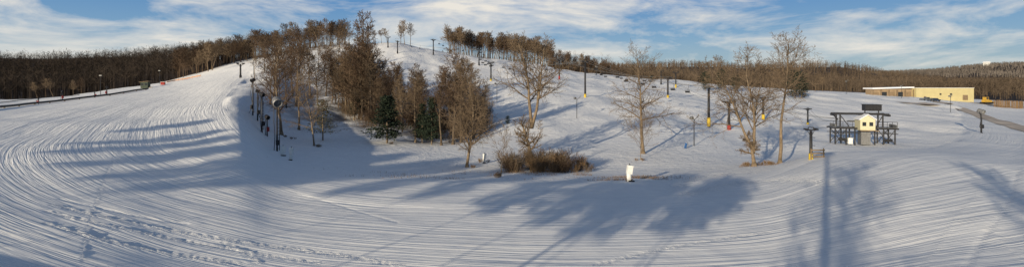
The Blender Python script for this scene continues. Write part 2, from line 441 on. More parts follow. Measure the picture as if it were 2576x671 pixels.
VAR=[]
for i,(pp,tw,bk) in enumerate([
  (prm(n=[16,7,5,3],st=[0.25,0.15,0.1,0.1],rmin=0.02,rat=[0.38,0.58,0.55,0.5]),M_twig,M_bark),
  (prm(n=[18,7,5,3],st=[0.35,0.15,0.1,0.1],rmin=0.02,rat=[0.34,0.58,0.55,0.5],ang=[46,42,42,40]),M_twig_red,M_bark_dk),
  (prm(n=[24,8,5,3],st=[0.12,0.15,0.1,0.1],rmin=0.022,rat=[0.36,0.58,0.55,0.5]),M_twig_red,M_bark_dk),
  (prm(n=[20,7,5,3],st=[0.30,0.15,0.1,0.1],rmin=0.02,rat=[0.36,0.58,0.55,0.5],ang=[50,42,42,40]),M_twig,M_bark)]):
    VAR.append(bare_tree_meshes(100+i,16,0.22,pp,(0.03*(i-1),0),tw,bark=bk))
FAR=[]
for i in range(5):
    P=prm(n=[20,6,4],st=[0.28+0.06*i,0.15,0.1],max=3,rmin=0.045,rat=[0.36,0.55,0.6],sides=[5,3,3,3],seg=[6,4,3,2],ang=[46,44,42])
    rng=random.Random(300+i); mb=MB()
    grow((mb,mb),Vector((0,0,-0.5)),Vector((0,0,1)),14.5,0.22,0,P,rng)
    s=16/max(v.z for v in mb.v)
    for v in mb.v: v*=s
    FAR.append(mb.mesh('bare_tree_far',M_twig if i%2 else M_twig_red))
rng=random.Random(7)
def var_tree(px,d,H,label='bare tree in the hillside thicket',grp='bare trees in the hillside thicket',v=None):
    p=atd(px,d); m=VAR[rng.randrange(4) if v is None else v]
    return place_tree(m,p,label,rng.uniform(0,6.28),H/16,group=grp)
def dmin(px): return float(np.interp(px,[840,900,960,1000,1100,1160,1230],[150,132,124,120,107,112,122]))
var_tree(905,140,30,v=2); var_tree(885,145,25,v=0); var_tree(928,138,24,v=1); var_tree(868,150,20,v=2)
for i in range(94):
    px=rng.uniform(845,1225); dm=dmin(px); d=rng.uniform(dm,dm+55)
    if px>1010 and d>dm+34: d=rng.uniform(dm,dm+30)
    topy=np.interp(px,[840,900,960,1010,1060,1120,1190,1230],[130,110,135,165,160,145,180,230])+rng.uniform(-10,90)
    p=atd(px,d); yb=HY+(CZ-p.z)/p.y*F
    H=max(5,min(23,(yb-topy)/F*d)); var_tree(px,d,H,v=rng.choice([0,1,2,2,0,3,3]))
for px,d,H in [(1140,104,20),(1160,107,18),(1045,108,14),(1110,103,16)]:
    var_tree(px,d,H)
for px,d,H in [(690,150,17),(735,160,18),(780,170,19),(820,175,16),(665,200,15),(700,215,16),(730,200,18),(765,220,16),(800,225,17),(830,215,18),(850,235,17),(640,185,11),
  (680,130,15),(720,135,17),(745,145,18),(800,150,16),(835,160,15),(690,180,17),(755,185,17),(815,200,16),(775,245,15),(710,245,15),(845,190,18)]:
    var_tree(px,d,H,'bare tree on the upper slope','bare trees on the upper slope')
def far_tree(px,d,H,label,grp):
    p=atd(px,d)
    top('bare_tree',p,label,'tree',FAR[rng.randrange(5)],rng.uniform(0,6.28),(H/16*rng.uniform(.9,1.25),H/16*rng.uniform(.9,1.25),H/16),group=grp)
g='bare trees along the hill crest'
for i in range(78):
    px=1128+257*(i+rng.random())/78; far_tree(px,rng.uniform(322,350),rng.uniform(14,19),'bare tree standing on the snowy hill crest',g)
for i in range(40):
    px=rng.uniform(1385,1532); far_tree(px,rng.uniform(322,352),rng.uniform(10,15)*np.interp(px,[1385,1532],[1,0.75]),'bare tree standing on the snowy hill crest',g)
for i in range(48):
    px=rng.uniform(640,870); far_tree(px,rng.uniform(300,350),rng.uniform(13,19),'bare tree standing on the snowy hill crest',g)
for px,h in [(1008,13),(1018,15),(1032,14.5),(975,10),(960,9),(945,9)]:
    far_tree(px,318,h,'bare tree standing alone on the hilltop',g)
for i in range(46):
    px=rng.uniform(430,640); far_tree(px,rng.uniform(300,345),rng.uniform(13,19),'bare tree at the edge of the wood','bare trees at the edge of the wood')
for px,y,H in [(115,243,11),(95,246,9),(185,240,8),(205,238,9),(135,243,10)]:
    far_tree(px,255,H,'pale bare tree below the ski run','bare trees at the edge of the wood')
for px,d,H in [(1545,300,9),(1560,320,8),(1640,330,10),(1660,315,11),(1700,330,8),(1860,320,9),(2050,300,10),(2070,310,9),(2030,300,9),(1880,300,8)]:
    far_tree(px,d,H,'bare tree behind the ski slope','bare trees behind the ski slope')

# evergreens
def evergreen_mesh(seed,H,R,n,mn,leaf=0.28,round_=False,cb=0.12,nb=70,tr=1.0):
    rng=random.Random(seed); a=MB(); b=MB()
    a.tube([Vector((0,0,-.4)),Vector((0,0,H*0.4)),Vector((0,0,H*0.97))],[0.14*H/8*tr,0.1*H/8*tr,0.02],7)
    for i in range(nb):
        t=cb+(1-cb)*(i/nb); z=H*t; tt=(t-cb)/(1-cb)
        if round_: rr=R*math.sqrt(max(0.02,1-((tt-0.45)/0.6)**2))
        else: rr=R*min(1,(1-t)*1.25+0.04)*(0.75+0.4*rng.random()) if t>0.22 else R*(0.7+0.3*rng.random())
        az=i*2.4+rng.uniform(-.4,.4); L=rr*rng.uniform(0.8,1.1)
        d=Vector((math.cos(az),math.sin(az),rng.uniform(-0.05,0.35)))
        p0=Vector((0,0,z)); b.tube([p0,p0+d*L],[0.035,0.012],3,cap=False)
        for k_ in range(n):
            s=rng.uniform(0.2,1.02)**0.8
            c=p0+d*(L*s)+Vector((rng.gauss(0,.14*R),rng.gauss(0,.14*R),rng.gauss(0,.05*R)))
            u=Vector((rng.gauss(0,1),rng.gauss(0,1),rng.gauss(0,.6))).normalized()
            w=u.cross(Vector((rng.gauss(0,1),rng.gauss(0,1),rng.gauss(0,1)))).normalized()
            l=leaf*rng.uniform(.6,1.3); bi=len(b.v)
            b.v+= [c-u*l*0.5, c+w*l*0.3, c+u*l*0.6, c-w*l*0.3]; b.f.append((bi,bi+1,bi+2,bi+3))
    return a.mesh('trunk',M_bark),b.mesh('crown',mn)
EG=[evergreen_mesh(1,8,2.6,46,M_needle,0.34),evergreen_mesh(2,8,2.9,40,M_needle,0.34,True),evergreen_mesh(3,8,3.2,14,M_needle_br,0.3,False,0.2),
    evergreen_mesh(4,18,3.0,30,M_needle,0.5,True,0.78,40,0.35)]  # last one is the added shade pine: crown only at the top, thin trunk
def eg(px,yb,yt,v,label,d=None,wide=1.0):
    loc=ground_at_pixel(px,yb) if d is None else atd(px,d)
    ybb=HY+(CZ-loc.z)/loc.y*F; H=(ybb-yt)/F*loc.y
    o=top('evergreen_tree',loc,label,'tree',None,rng.uniform(0,6),(H/8*wide,H/8*wide,H/8))
    part(o,'trunk',EG[v][0]); part(o,'crown',EG[v][1])
eg(974,360,242,0,'dark green cedar standing in snow',None,1.3)
eg(812,356,252,2,'thin brownish pine with spreading branches',None,1.15)
eg(1086,345,246,0,'dark green narrow cedar beside the thicket',104,0.8)
eg(1062,340,262,0,'dark green cedar among bare trees',108,0.8)
eg(895,300,225,0,'dark evergreen inside the thicket',140,0.8)
eg(1277,316,292,1,'small dark evergreen bush on the slope',None,0.8)
eg(1775,236,182,1,'dark evergreen behind the slope',230,0.8)
eg(1815,232,176,1,'dark evergreen behind the slope',240,0.7)
eg(1850,232,190,1,'dark evergreen behind the slope',245,1.0)
eg(2000,248,180,1,'round dark evergreen at the snow edge',None,1.1)
eg(2016,248,205,1,'low dark evergreen at the snow edge',None,1.2)
eg(1640,214,190,1,'small evergreen on the ridge',290,0.8)

# shrubs
def shrub_mesh(seed,H,n,m,spread=0.5):
    rng=random.Random(seed); b=MB()
    for i in range(n):
        az=rng.uniform(0,6.28); r=rng.uniform(0,spread)
        p=Vector((math.cos(az)*r,math.sin(az)*r,-0.1)); d=Vector((math.cos(az)*0.5*rng.random(),math.sin(az)*0.5*rng.random(),1)).normalized()
        P=prm(seg=[4,3,2],n=[5,3],st=[0.3,0.2],max=2,sides=[3,3,3],rmin=0.010,ang=[35,40],rat=[0.5,0.5],wig=[0.12,0.2,0.2])
        grow((b,b),p,d,H*rng.uniform(0.5,1.1),0.02,0,P,rng)
    return b.mesh('shrub',m)
SH=[shrub_mesh(1,2.2,26,M_twig_red,0.9),shrub_mesh(2,2.0,24,M_twig,0.9),shrub_mesh(3,1.6,40,M_grass,1.0)]
for i in range(46):
    px=rng.uniform(1270,1485); d=rng.uniform(66.5,74)+ (px-1380)*0.006
    s=rng.uniform(0.35,0.6) if px>1450 else rng.uniform(0.6,1.5)
    top('shrub',atd(px,d),'bare brown brush at the edge of the ditch','shrub',SH[rng.randrange(3)],rng.uniform(0,6),s,'brush around the forked tree')
for i in range(80):
    px=rng.uniform(860,1225); d=dmin(px)+rng.uniform(-4,35)
    top('shrub',atd(px,d),'tangled brown undergrowth below bare trees','shrub',SH[rng.randrange(2)],rng.uniform(0,6),rng.uniform(1.0,2.2),'undergrowth in the thicket')
for px,y in [(1905,416),(1925,414),(1945,414),(1610,404),(720,345),(740,350),(1255,446),(1218,408),(1580,456),(975,362),(1870,418),(800,370),(1180,422)]:
    for j in range(2):
        p=ground_at_pixel(px+rng.uniform(-12,12),y); top('shrub',p,'low dry brush poking through snow','shrub',SH[2],rng.uniform(0,6),rng.uniform(.2,.4),'low dry brush in the snow')
b=MB()
for i in range(6400):
    if i%3==0: px=rng.gauss(1120,130); d=rng.uniform(56,68)
    elif i%3==1: px=rng.uniform(1250,1500); d=rng.uniform(62,72)
    else: px=rng.gauss(1590,60); d=rng.uniform(54,60)
    if i%9==0: px=rng.uniform(1860,1960); d=rng.uniform(63,69)
    u=(px-1288)/F; x=u*d;y=d
    if vnoise(x/2.2,y/2.2,77)<0.05: continue
    z=zat(x,y); h=rng.uniform(.1,.35); a=rng.uniform(0,3.14); w=0.02
    bi=len(b.v); dx,dy=math.cos(a)*w,math.sin(a)*w
    b.v+=[Vector((x-dx,y-dy,z-.05)),Vector((x+dx,y+dy,z-.05)),Vector((x+rng.gauss(0,.12),y+rng.gauss(0,.12),z+h))]; b.f.append((bi,bi+1,bi+2))
top('dry_grass',(0,0,0),'sparse dry grass poking through the snow','grass',b.mesh('dry_grass',M_grass),kind='stuff')

def woodland(name,label,gen,N,seed,H0,H1,nb,w,m):
    rs_=np.random.RandomState(seed); x,y=gen(rs_,N); n=len(x); z=zbase(x,y)-0.5
    H=rs_.uniform(H0,H1,n); V=[]
    for a in range(2):
        an=rs_.uniform(0,math.pi,n); tw=w*1.3
        V.append(np.stack([np.stack([x-np.cos(an)*tw,y-np.sin(an)*tw,z],1),np.stack([x+np.cos(an)*tw,y+np.sin(an)*tw,z],1),np.stack([x,y,z+H*0.95],1)],1))
    for kk in range(nb):
        t=rs_.uniform(0.25,0.92,n); an=rs_.uniform(0,2*math.pi,n); L=H*(1.05-t)*rs_.uniform(.3,.55,n)+0.6; el=rs_.uniform(0.4,1.1,n)
        p0=np.stack([x,y,z+H*t],1); dr=np.stack([np.cos(an)*np.cos(el),np.sin(an)*np.cos(el),np.sin(el)],1)
        p1=p0+dr*L[:,None]; pr=rs_.normal(size=(n,3)); pr=np.cross(pr,dr); pr/=np.linalg.norm(pr,axis=1)[:,None]
        mid=p0+dr*(L*0.4)[:,None]
        V.append(np.stack([p0,mid+pr*w,p1],1)); 
        d2=dr+rs_.normal(size=(n,3))*0.5; p2=mid+d2*(L*0.6)[:,None]
        V.append(np.stack([mid-pr*w*0.5,mid+pr*w*0.6,p2],1))
    V=np.concatenate(V,0).reshape(-1,3); nn=len(V)//3
    me=fast_mesh(name,V,np.arange(len(V)),np.arange(nn)*3,np.full(nn,3)); me.materials.append(m)
    top(name,(0,0,0),label,'woods',me,kind='stuff')
def gen_left(r,N):
    px=r.uniform(-350,640,N); d=r.uniform(0,1,N)**0.8*230
    d=np.interp(px,[-350,0,300,450,640],[275,278,285,315,345])+d
    return (px-1288)/F*d,d
woodland('hillside_woodland','dense bare winter woodland covering the dark hillside',gen_left,4200,1,13,20,15,0.13,M_wood_dk)
def gen_crest(r,N):
    px=np.concatenate([r.uniform(1128,1540,N//2),r.uniform(560,880,N-N//2)]); d=r.uniform(335,385,N)
    return (px-1288)/F*d,d
woodland('crest_woodland','thin line of bare trees behind the hill crest',gen_crest,380,6,12,17,16,0.10,M_twig_red)
def gen_right(r,N):
    px=r.uniform(1380,2900,N); d=np.exp(r.uniform(math.log(440),math.log(1250),N))
    return (px-1288)/F*d,d
woodland('distant_woodland','bare winter woodland on the far hills',gen_right,9000,2,9,17,9,0.32,M_wood)
def gen_right2(r,N):
    px=r.uniform(2150,2900,N); d=r.uniform(1500,2300,N)
    return (px-1288)/F*d,d
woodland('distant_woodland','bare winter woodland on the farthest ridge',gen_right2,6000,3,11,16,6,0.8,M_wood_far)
def gen_edge(r,N):
    px=r.uniform(1520,2700,N); d=r.uniform(345,440,N)+ (px>2180)*30
    return (px-1288)/F*d,d
woodland('valley_woodland','bare trees behind the ski area',gen_edge,700,4,7,13,14,0.13,M_wood)

# ------------------------------------------------------------------ lift towers
def tower_parts(H,padmat,w=2.4):
    q_=w/2.4
    pole=MB(); pole.cyl((0,0,-0.5),(0,0,H),0.30*max(.6,q_),0.24*max(.6,q_),12)
    for i in range(int(H)): pole.box((0.34,0,0.6+i*0.9 if 0.6+i*0.9<H else H-.3),(0.12,0.34,0.03))
    base=MB(); base.cyl((0,0,-0.3),(0,0,min(1.7,H*.2)),0.40*max(.6,q_),0.38*max(.6,q_),12)
    arm=MB(); arm.box((0,0,H+0.1),(w,0.26*q_,0.26*q_)); arm.box((0,0,H+0.1+0.6*q_),(w*0.5,0.12*q_,0.12*q_))
    for s in(-1,1): arm.cyl((s*w*0.24,0,H+0.1),(s*w*0.24,0,H+.1+0.6*q_),0.05,n=6); arm.cyl((s*0.15,0,H-0.8*q_),(s*w*0.32,0,H),0.06*q_,n=6)
    sh=[]
    for s in(-1,1):
        q=MB(); x=s*w*0.47
        q.box((x,0,H+0.28*q_),(0.08,1.7*q_,0.14*q_))
        for j in range(5): q.cyl((x-0.05,(-.7+j*0.35)*q_,H+0.38*q_),(x+0.05,(-.7+j*0.35)*q_,H+0.38*q_),0.16*q_,n=10)
        sh.append(q.mesh('sheave_train',M_black))
    return pole.mesh('pole',M_black,True),base.mesh('base_pad',padmat,True),arm.mesh('crossarm',M_black),sh
def T(px,yb,yt,padmat,pname,d=None,w=2.6):
    loc=ground_at_pixel(px,yb) if d is None else atd(px,d)
    ybb=HY+(CZ-loc.z)/loc.y*F; H=(ybb-yt)/F*loc.y-0.6*w/2.4
    return dict(loc=loc,H=H,pad=padmat,pn=pname,w=w)
def build_line(tw,start=None):
    pts=[]
    for i,t in enumerate(tw):
        a=tw[max(i-1,0)]['loc'] if (i>0 or start is None) else start
        b=tw[min(i+1,len(tw)-1)]['loc']
        dv=(b-a); rz=math.atan2(-dv.x,dv.y); t['rz']=rz
        P=tower_parts(t['H'],t['pad'],t['w'])
        o=top('lift_tower',t['loc'],'black steel chairlift tower with %s base pad'%t['pn'],'lift tower',None,rz,1,'chairlift towers on the slope')
        part(o,'pole',P[0]); part(o,'base_pad',P[1]); part(o,'crossarm',P[2]); part(o,'sheave_train',P[3][0]); part(o,'sheave_train',P[3][1])
        top_=t['loc']+Vector((0,0,t['H']+0.5*t['w']/2.4)); R=Matrix.Rotation(rz,3,'Z')
        pts.append([top_+R@Vector((s*t['w']*0.47,0,0)) for s in(-1,1)])
    return pts
chair=MB(); chair.tube([Vector((0,0,0)),Vector((0.05,0,-0.7)),Vector((0.0,0.3,-1.2))],[0.035]*3,5)
chair.box((0,0.1,-1.85),(1.4,0.5,0.06)); chair.box((0,0.34,-1.6),(1.4,0.05,0.4)); 
for s in(-1,1): chair.tube([Vector((s*.68,0.3,-1.2)),Vector((s*.7,0.33,-1.75)),Vector((s*.7,-0.1,-1.85))],[0.03]*3,4)
chair.cyl((-.68,0.3,-1.2),(.68,0.3,-1.2),0.03,n=4)
chair_me=chair.mesh('lift_chair',M_black)
def cables(pts,step=13,skip=0):
    for s in(0,1):
        c=MB(); path=[]
        for a,b in zip(pts[:-1],pts[1:]):
            L=(b[s]-a[s]).length
            n=10
            for i in range(n):
                t=i/n; p=a[s].lerp(b[s],t); p.z-=L*0.03*4*t*(1-t); path.append(p)
        path.append(pts[-1][s])
        c.tube(path,[0.035]*len(path),4)
        top('lift_cable',(0,0,0),'thin steel haul rope strung between lift towers','cable',c.mesh('lift_cable',M_steel),group='chairlift haul ropes')
        acc=step*0.5*(1+s)
        for a,b in list(zip(path[:-1],path[1:]))[skip*10:]:
            L=(b-a).length
            while acc<L:
                p=a.lerp(b,acc/L); dv=b-a
                top('lift_chair',p,'empty chairlift chair hanging from the haul rope','lift chair',chair_me,math.atan2(-dv.x,dv.y),1,'chairs on the chairlift'); acc+=step
            acc-=L
SLOC=atd(2168,95)
L1=[T(1920,298,243,M_yel,'yellow'),T(1783,314,216,M_yel,'yellow'),T(1472,249,152,M_yel,'yellow'),T(1235,208,155,M_yel,'yellow'),T(1205,166,124,M_black,'black'),T(1000,135,103,M_black,'black')]
L2=[T(2032,316,272,M_yel,'yellow',w=1.8),T(1834,326,253,M_red,'red'),T(1680,250,193,M_yel,'yellow'),T(1407,200,148,M_red,'red'),T(1090,140,99,M_black,'black')]
p1=build_line(L1,SLOC); p2=build_line(L2,SLOC)
stop=SLOC+Vector((0,0,4.5))
cables([[stop+Vector((-2.4,3,0)),stop+Vector((-1.0,3.5,0))]]+p1,13,2)
cables([[stop+Vector((-4.5,1.5,-.2)),stop+Vector((-3.3,2,-.2))]]+p2,14,3)
xt=[T(2040,400,322,M_yel,'yellow',w=1.2),T(1663,213,176,M_black,'black'),T(1700,220,180,M_yel,'yellow'),T(976,122,92,M_black,'black'),T(605,196,158,M_black,'black')]
for t in xt: build_line([t])
pA=xt[0]['loc']+Vector((0,0,xt[0]['H']+.3))
c=MB(); c.tube([pA,stop+Vector((-4,-1,-1.2))],[0.03,0.03],4); c2=c.mesh('lift_cable',M_steel)
top('lift_cable',(0,0,0),'steel rope running into the base terminal','cable',c2,group='chairlift haul ropes')

# ------------------------------------------------------------------ base terminal
st=top('lift_terminal',SLOC,'chairlift base terminal with cream hut on black steel legs','lift terminal',None,-0.25)
fr=MB()
for x in(-4.8,-3.0,-1.6,1.6,3.0,4.8):
    for y in(-1.3,1.3):
        fr.cyl((x,y,-0.5),(x,y,2.9),0.13,n=8)
for y in(-1.3,1.3):
    fr.box((0,y,3.0),(10.8,0.22,0.26)); fr.box((0,y,2.1),(10.6,0.09,0.12))
    for x in(-4.8,3.0): fr.cyl((x,y,0.2),(x+1.8,y,2.8),0.06,n=6); fr.cyl((x+1.8,y,0.2),(x,y,2.8),0.06,n=6)
for x in(-5.2,-1.7,1.7,5.2): fr.box((x,0,3.0),(0.18,2.8,0.2))
for x in(-3.9,3.0):
    for y in(-1.0,1.0): fr.cyl((x,y,3),(x,y,5.6),0.14,n=8)
fr.box((-0.4,-1.0,5.6),(8.8,0.24,0.3)); fr.box((-0.4,1.0,5.6),(8.8,0.24,0.3))
fr.box((-4.7,0,5.4),(0.36,2.4,0.36)); fr.box((4.0,0,5.4),(0.36,2.4,0.36)); fr.cyl((-4.7,0,5.3),(-3.9,0,4.4),.09,n=6)
fr.cyl((-3.9,-1,5.4),(-2.3,-1,3.1),.07,n=6); fr.cyl((3.0,-1,5.4),(1.8,-1,3.1),.07,n=6)
part(st,'support_frame',fr.mesh('support_frame',M_black))
hut=MB(); hut.prism([(-1.2,2.7),(1.2,2.7),(1.2,4.7),(0,5.5),(-1.2,4.7)],-2.6,-0.1)
hu=part(st,'hut',hut.mesh('hut',M_cream))
rf=MB(); 
rf.prism([(-1.4,4.62),(0,5.58),(0,5.72),(-1.4,4.76)],-2.75,0.05); rf.prism([(0.002,5.58),(1.4,4.62),(1.4,4.76),(0.002,5.72)],-2.75,0.05)
part(hu,'roof',rf.mesh('roof',M_roofw))
for x in(-0.55,0.55): part(hu,'window',MB().box((x,-2.61,3.9),(0.6,0.04,0.7)).mesh('window',M_glass))
part(hu,'porch',MB().box((0.1,-2.9,2.75),(3.0,1.0,0.12)).mesh('porch',M_board))
part(hu,'motor_base',MB().box((0,-1.0,1.3),(1.5,1.6,2.4)).mesh('motor_base',M_steel))
mot=MB(); mot.box((1.6,0,6.75),(2.6,1.7,1.1)); mot.box((1.6,0,7.34),(2.8,1.9,0.08))
for i in range(5): mot.box((0.55+i*0.52,-0.88,6.75),(0.08,0.06,1.0))
for s in(-1,1): mot.cyl((1.6+s*1.1,0,5.7),(1.6+s*1.1,0,6.25),0.1,n=8)
part(st,'motor_housing',mot.mesh('motor_housing',M_black))
bw=MB()
for i in range(24):
    a=2*math.pi*i/24; a2=2*math.pi*(i+1)/24
    bw.cyl((math.cos(a)*1.9,1.3+math.sin(a)*1.6,4.1),(math.cos(a2)*1.9,1.3+math.sin(a2)*1.6,4.1),0.09,n=5)
for i in range(6):
    a=math.pi*i/3; bw.cyl((0,1.3,4.1),(math.cos(a)*1.9,1.3+math.sin(a)*1.6,4.1),0.05,n=5)
part(st,'bullwheel',bw.mesh('bullwheel',M_steel))
for x in(-3.6,3.5): part(st,'deck',MB().box((x,-0.3,3.2),(3.3,2.4,0.05)).mesh('deck',M_steel))
for x0,x1 in((-5.2,-2.0),(1.9,5.1)):
    rl=MB()
    for z in(3.7,4.25): rl.cyl((x0,-1.5,z),(x1,-1.5,z),0.04,n=5)
    for i in range(5): x=x0+(x1-x0)*i/4; rl.cyl((x,-1.5,3.2),(x,-1.5,4.25),0.04,n=5)
    part(st,'railing',rl.mesh('railing',M_black))
for x in(-4.9,4.9):
    sv=MB()
    for j in range(6): sv.cyl((x-.08,-1.6+j*0.5,3.55),(x+.08,-1.6+j*0.5,3.55),0.22,n=10)
    sv.box((x,-.3,3.32),(0.1,3.0,0.14))
    part(st,'sheave_train',sv.mesh('sheave_train',M_steel))
for x in(-3.6,3.6):
    hc=MB(); hc.tube([Vector((x,-1.9,2.9)),Vector((x,-1.9,1.6)),Vector((x,-1.6,1.2))],[.04]*3,5); hc.box((x,-1.75,.75),(1.5,.5,.07)); hc.box((x,-1.5,1.0),(1.5,.06,.4))
    part(st,'parked_chair',hc.mesh('parked_chair',M_black))
ctl=MB(); ctl.box((-2.6,-1.9,0.75),(0.7,0.6,1.1)); part(st,'control_box',ctl.mesh('control_box',M_white))
# ------------------------------------------------------------------ snow guns
def fan_gun(size=1.0):
    b=MB(); n=20
    prof=[(-0.55,0.42),(-0.45,0.50),(0.30,0.46),(0.55,0.40),(0.55,0.34),(0.2,0.36),(-0.45,0.42)]
    for y,r in prof:
        for j in range(n):
            a=2*math.pi*j/n; b.v.append(Vector((math.cos(a)*r*size,y*size,math.sin(a)*r*size)))
    for i in range(len(prof)):
        for j in range(n):
            i2=(i+1)%len(prof); b.f.append((i*n+j,i*n+(j+1)%n,i2*n+(j+1)%n,i2*n+j))
    for i in range(6):
        a=math.pi*i/6; b.box((0,-0.1*size,0),(0.8*size,0.1*size,0.07*size),M=Matrix.Rotation(a,3,'Y'))
    return b
def snow_gun(px,yb,yt,kind,label,d=None,rz=0.4,s=None):
    loc=ground_at_pixel(px,yb) if d is None else atd(px,d)
    ybb=HY+(CZ-loc.z)/loc.y*F; H=(ybb-yt)/F*loc.y
    o=top('snow_gun',loc,label,'snow gun',None,rz,1,'snowmaking guns along the runs')
    if kind=='fan':
        s=s or min(1.1,H*0.22); h=H-s*0.5
        p=MB(); p.cyl((0,0,-.4),(0,0,h-s*0.5),0.14,0.11,8)
        if H>4:
            for i in range(int(h/0.55)-1): p.box((0.2,0,0.4+i*0.55),(0.36,0.06,0.05))
            p.cyl((0.38,0,0.2),(0.38,0,h-1.2),0.04,n=5)
        p.tube([Vector((-.5*s,0,h)),Vector((-.5*s,0,h-.55*s)),Vector((.5*s,0,h-.55*s)),Vector((.5*s,0,h))],[0.05]*4,6)
        part(o,'pole',p.mesh('pole',M_black))
        gb=fan_gun(s); M=Matrix.Rotation(0.35,3,'X')
        gb.v=[M@v+Vector((0,0,h)) for v in gb.v]
        part(o,'fan_barrel',gb.mesh('fan_barrel',M_steel if s>1 else M_black))
        hs=MB(); hs.tube([Vector((-.3*s,0,h-.4)),Vector((-.5,-.2,h*0.6)),Vector((-.3,.1,h*.3)),Vector((-.5,-.4,0.1)),Vector((-1.4,-.9,0.05))],[0.06]*5,6)
        part(o,'hose',hs.mesh('hose',M_black))
        bx=MB(); bx.box((0,-0.3,min(1.4,H*0.3)),(0.45,0.3,0.8)); part(o,'valve_box',bx.mesh('valve_box',M_black if H>4 else M_red))
    elif kind=='stick':
        p=MB(); p.cyl((0,0,-.4),(0,0,H*0.85),0.08,0.07,8); p.cyl((0,0,H*0.8),(0.9,0,H*0.93),0.05,n=6); p.cyl((0,0,H*.86),(-.4,0,H*.84),0.04,n=6)
        part(o,'pole',p.mesh('pole',M_black))
        s=0.6; gb=fan_gun(s); gb.v=[v+Vector((-.55,0,H*.88)) for v in gb.v]
        part(o,'fan_barrel',gb.mesh('fan_barrel',M_steel))
        part(o,'nozzle_head',MB().cyl((.85,0,H*.9),(1.1,0,H),0.1,0.06).mesh('nozzle_head',M_steel))
    return o
snow_gun(697,380,244,'fan','tall black snow gun tower with round fan barrel',rz=0.6,s=1.5)
snow_gun(659,330,232,'fan','black snow gun tower with coiled hose',rz=1.2,s=.8)
snow_gun(636,286,197,'fan','black snow gun tower on the slope shoulder',rz=-0.5,s=.8)
snow_gun(648,300,225,'fan','dark snow gun tower with ladder rungs',rz=2.2,s=.7)
snow_gun(672,340,289,'fan','low snow gun with red valve box',rz=0.9)
snow_gun(157,251,228,'fan','snow gun standing beside the pipeline',rz=1.0)
snow_gun(269,239,217,'fan','snow gun standing beside the pipeline',rz=-0.8)
snow_gun(97,262,245,'fan','small snow gun beside the pipeline',rz=0.2)
snow_gun(238,243,232,'fan','small snow gun beside the pipeline',rz=2)
snow_gun(1250,256,204,'stick','slim snowmaking pole on the slope')
snow_gun(1451,299,240,'stick','slim snowmaking pole on the slope')
snow_gun(1746,367,287,'stick','snowmaking pole with fan and side arm')
snow_gun(2391,284,236,'stick','snowmaking pole beside the flat run')
snow_gun(2468,334,274,'fan','snow gun post with red box beside the run')
snow_gun(1500,187,166,'fan','distant snow gun on the ridge',d=300)
snow_gun(2268,232,212,'stick','slim pole near the warehouse',d=255)
snow_gun(2130,232,200,'stick','slim pole behind the mound',d=270)
for px,yb,yt in [(253,238,190),(401,212,178),(638,190,150)]:
    loc=ground_at_pixel(px,yb); H=(yb-yt)/F*loc.y
    o=top('lamp_post',loc,'thin dark lamp post beside the run','lamp post',None,0,1,'lamp posts beside the runs')
    part(o,'pole',MB().cyl((0,0,-.3),(0,0,H),0.10,0.07,8).mesh('pole',M_black)); part(o,'lamp_head',MB().box((0,0,H),(0.9,0.3,0.3)).mesh('lamp_head',M_steel))
loc=ground_at_pixel(703,378); o=top('lamp_post',loc,'tall thin dark pole beside the snow gun','lamp post',None,0,1,'lamp posts beside the runs')
H=(378-175)/F*loc.y; part(o,'pole',MB().cyl((0,0,-.3),(0,0,H),0.07,0.05,8).mesh('pole',M_black)); part(o,'lamp_head',MB().box((0,0,H),(0.5,0.2,0.2)).mesh('lamp_head',M_black))
def hydrant(px,yb,yt,w,tilt,label):
    loc=ground_at_pixel(px,yb); H=(yb-yt)/F*loc.y
    o=top('snowmaking_hydrant',loc,label,'hydrant',None,rng.uniform(-.3,.3))
    M=Matrix.Rotation(tilt,3,'Y')
    a=MB(); a.box((0,0,0),(w,w*0.8,H*0.5),M=M); a.v=[v+Vector((0,0,H*0.7)) for v in a.v]; part(o,'upper_pad',a.mesh('upper_pad',M_white))
    c=MB(); c.cyl((0,0,-.2),(-0.1,0,H*0.48),w*0.48,w*0.42,12); part(o,'lower_pad',c.mesh('lower_pad',M_white))
    e=MB(); e.cyl((0,0,H*.9),(0,0,H*1.05),0.05,n=6); part(o,'valve_stem',e.mesh('valve_stem',M_black))
    e=MB(); e.cyl((-w*.4,-.3,0.1),(w*.7,-.4,0.1),0.08,n=6); part(o,'hose',e.mesh('hose',M_black))
hydrant(1584,456,413,0.55,0.16,'white padded hydrant leaning on the snow')
hydrant(733,403,370,0.5,0.0,'white hydrant box with dark valve')
hydrant(712,392,366,0.7,0.1,'white barrel beside the snow gun')
hydrant(1219,410,385,0.45,0.0,'grey hydrant box beside the bushy oak')
loc=ground_at_pixel(1725,374); o=top('rescue_sled',loc,'blue plastic sled propped against a stake','sled',None,0.5)
b=MB(); b.box((0,0,0.5),(0.45,0.1,0.9),M=Matrix.Rotation(0.4,3,'Y')); part(o,'shell',b.mesh('shell',M_blue)); part(o,'stake',MB().cyl((0.5,0,-.2),(0.5,0,1.1),0.04,n=6).mesh('stake',M_steel))
loc=ground_at_pixel(2056,398); o=top('wooden_fence',loc,'short weathered wooden fence on the mound','fence',None,0.1)
for x in(-0.75,0.75): part(o,'post',MB().box((x,0,0.5),(0.1,0.1,1.2)).mesh('post',M_board))
for z in(0.2,0.55,0.9): part(o,'rail',MB().box((0,-0.07,z),(1.7,0.03,0.14)).mesh('rail',M_board))

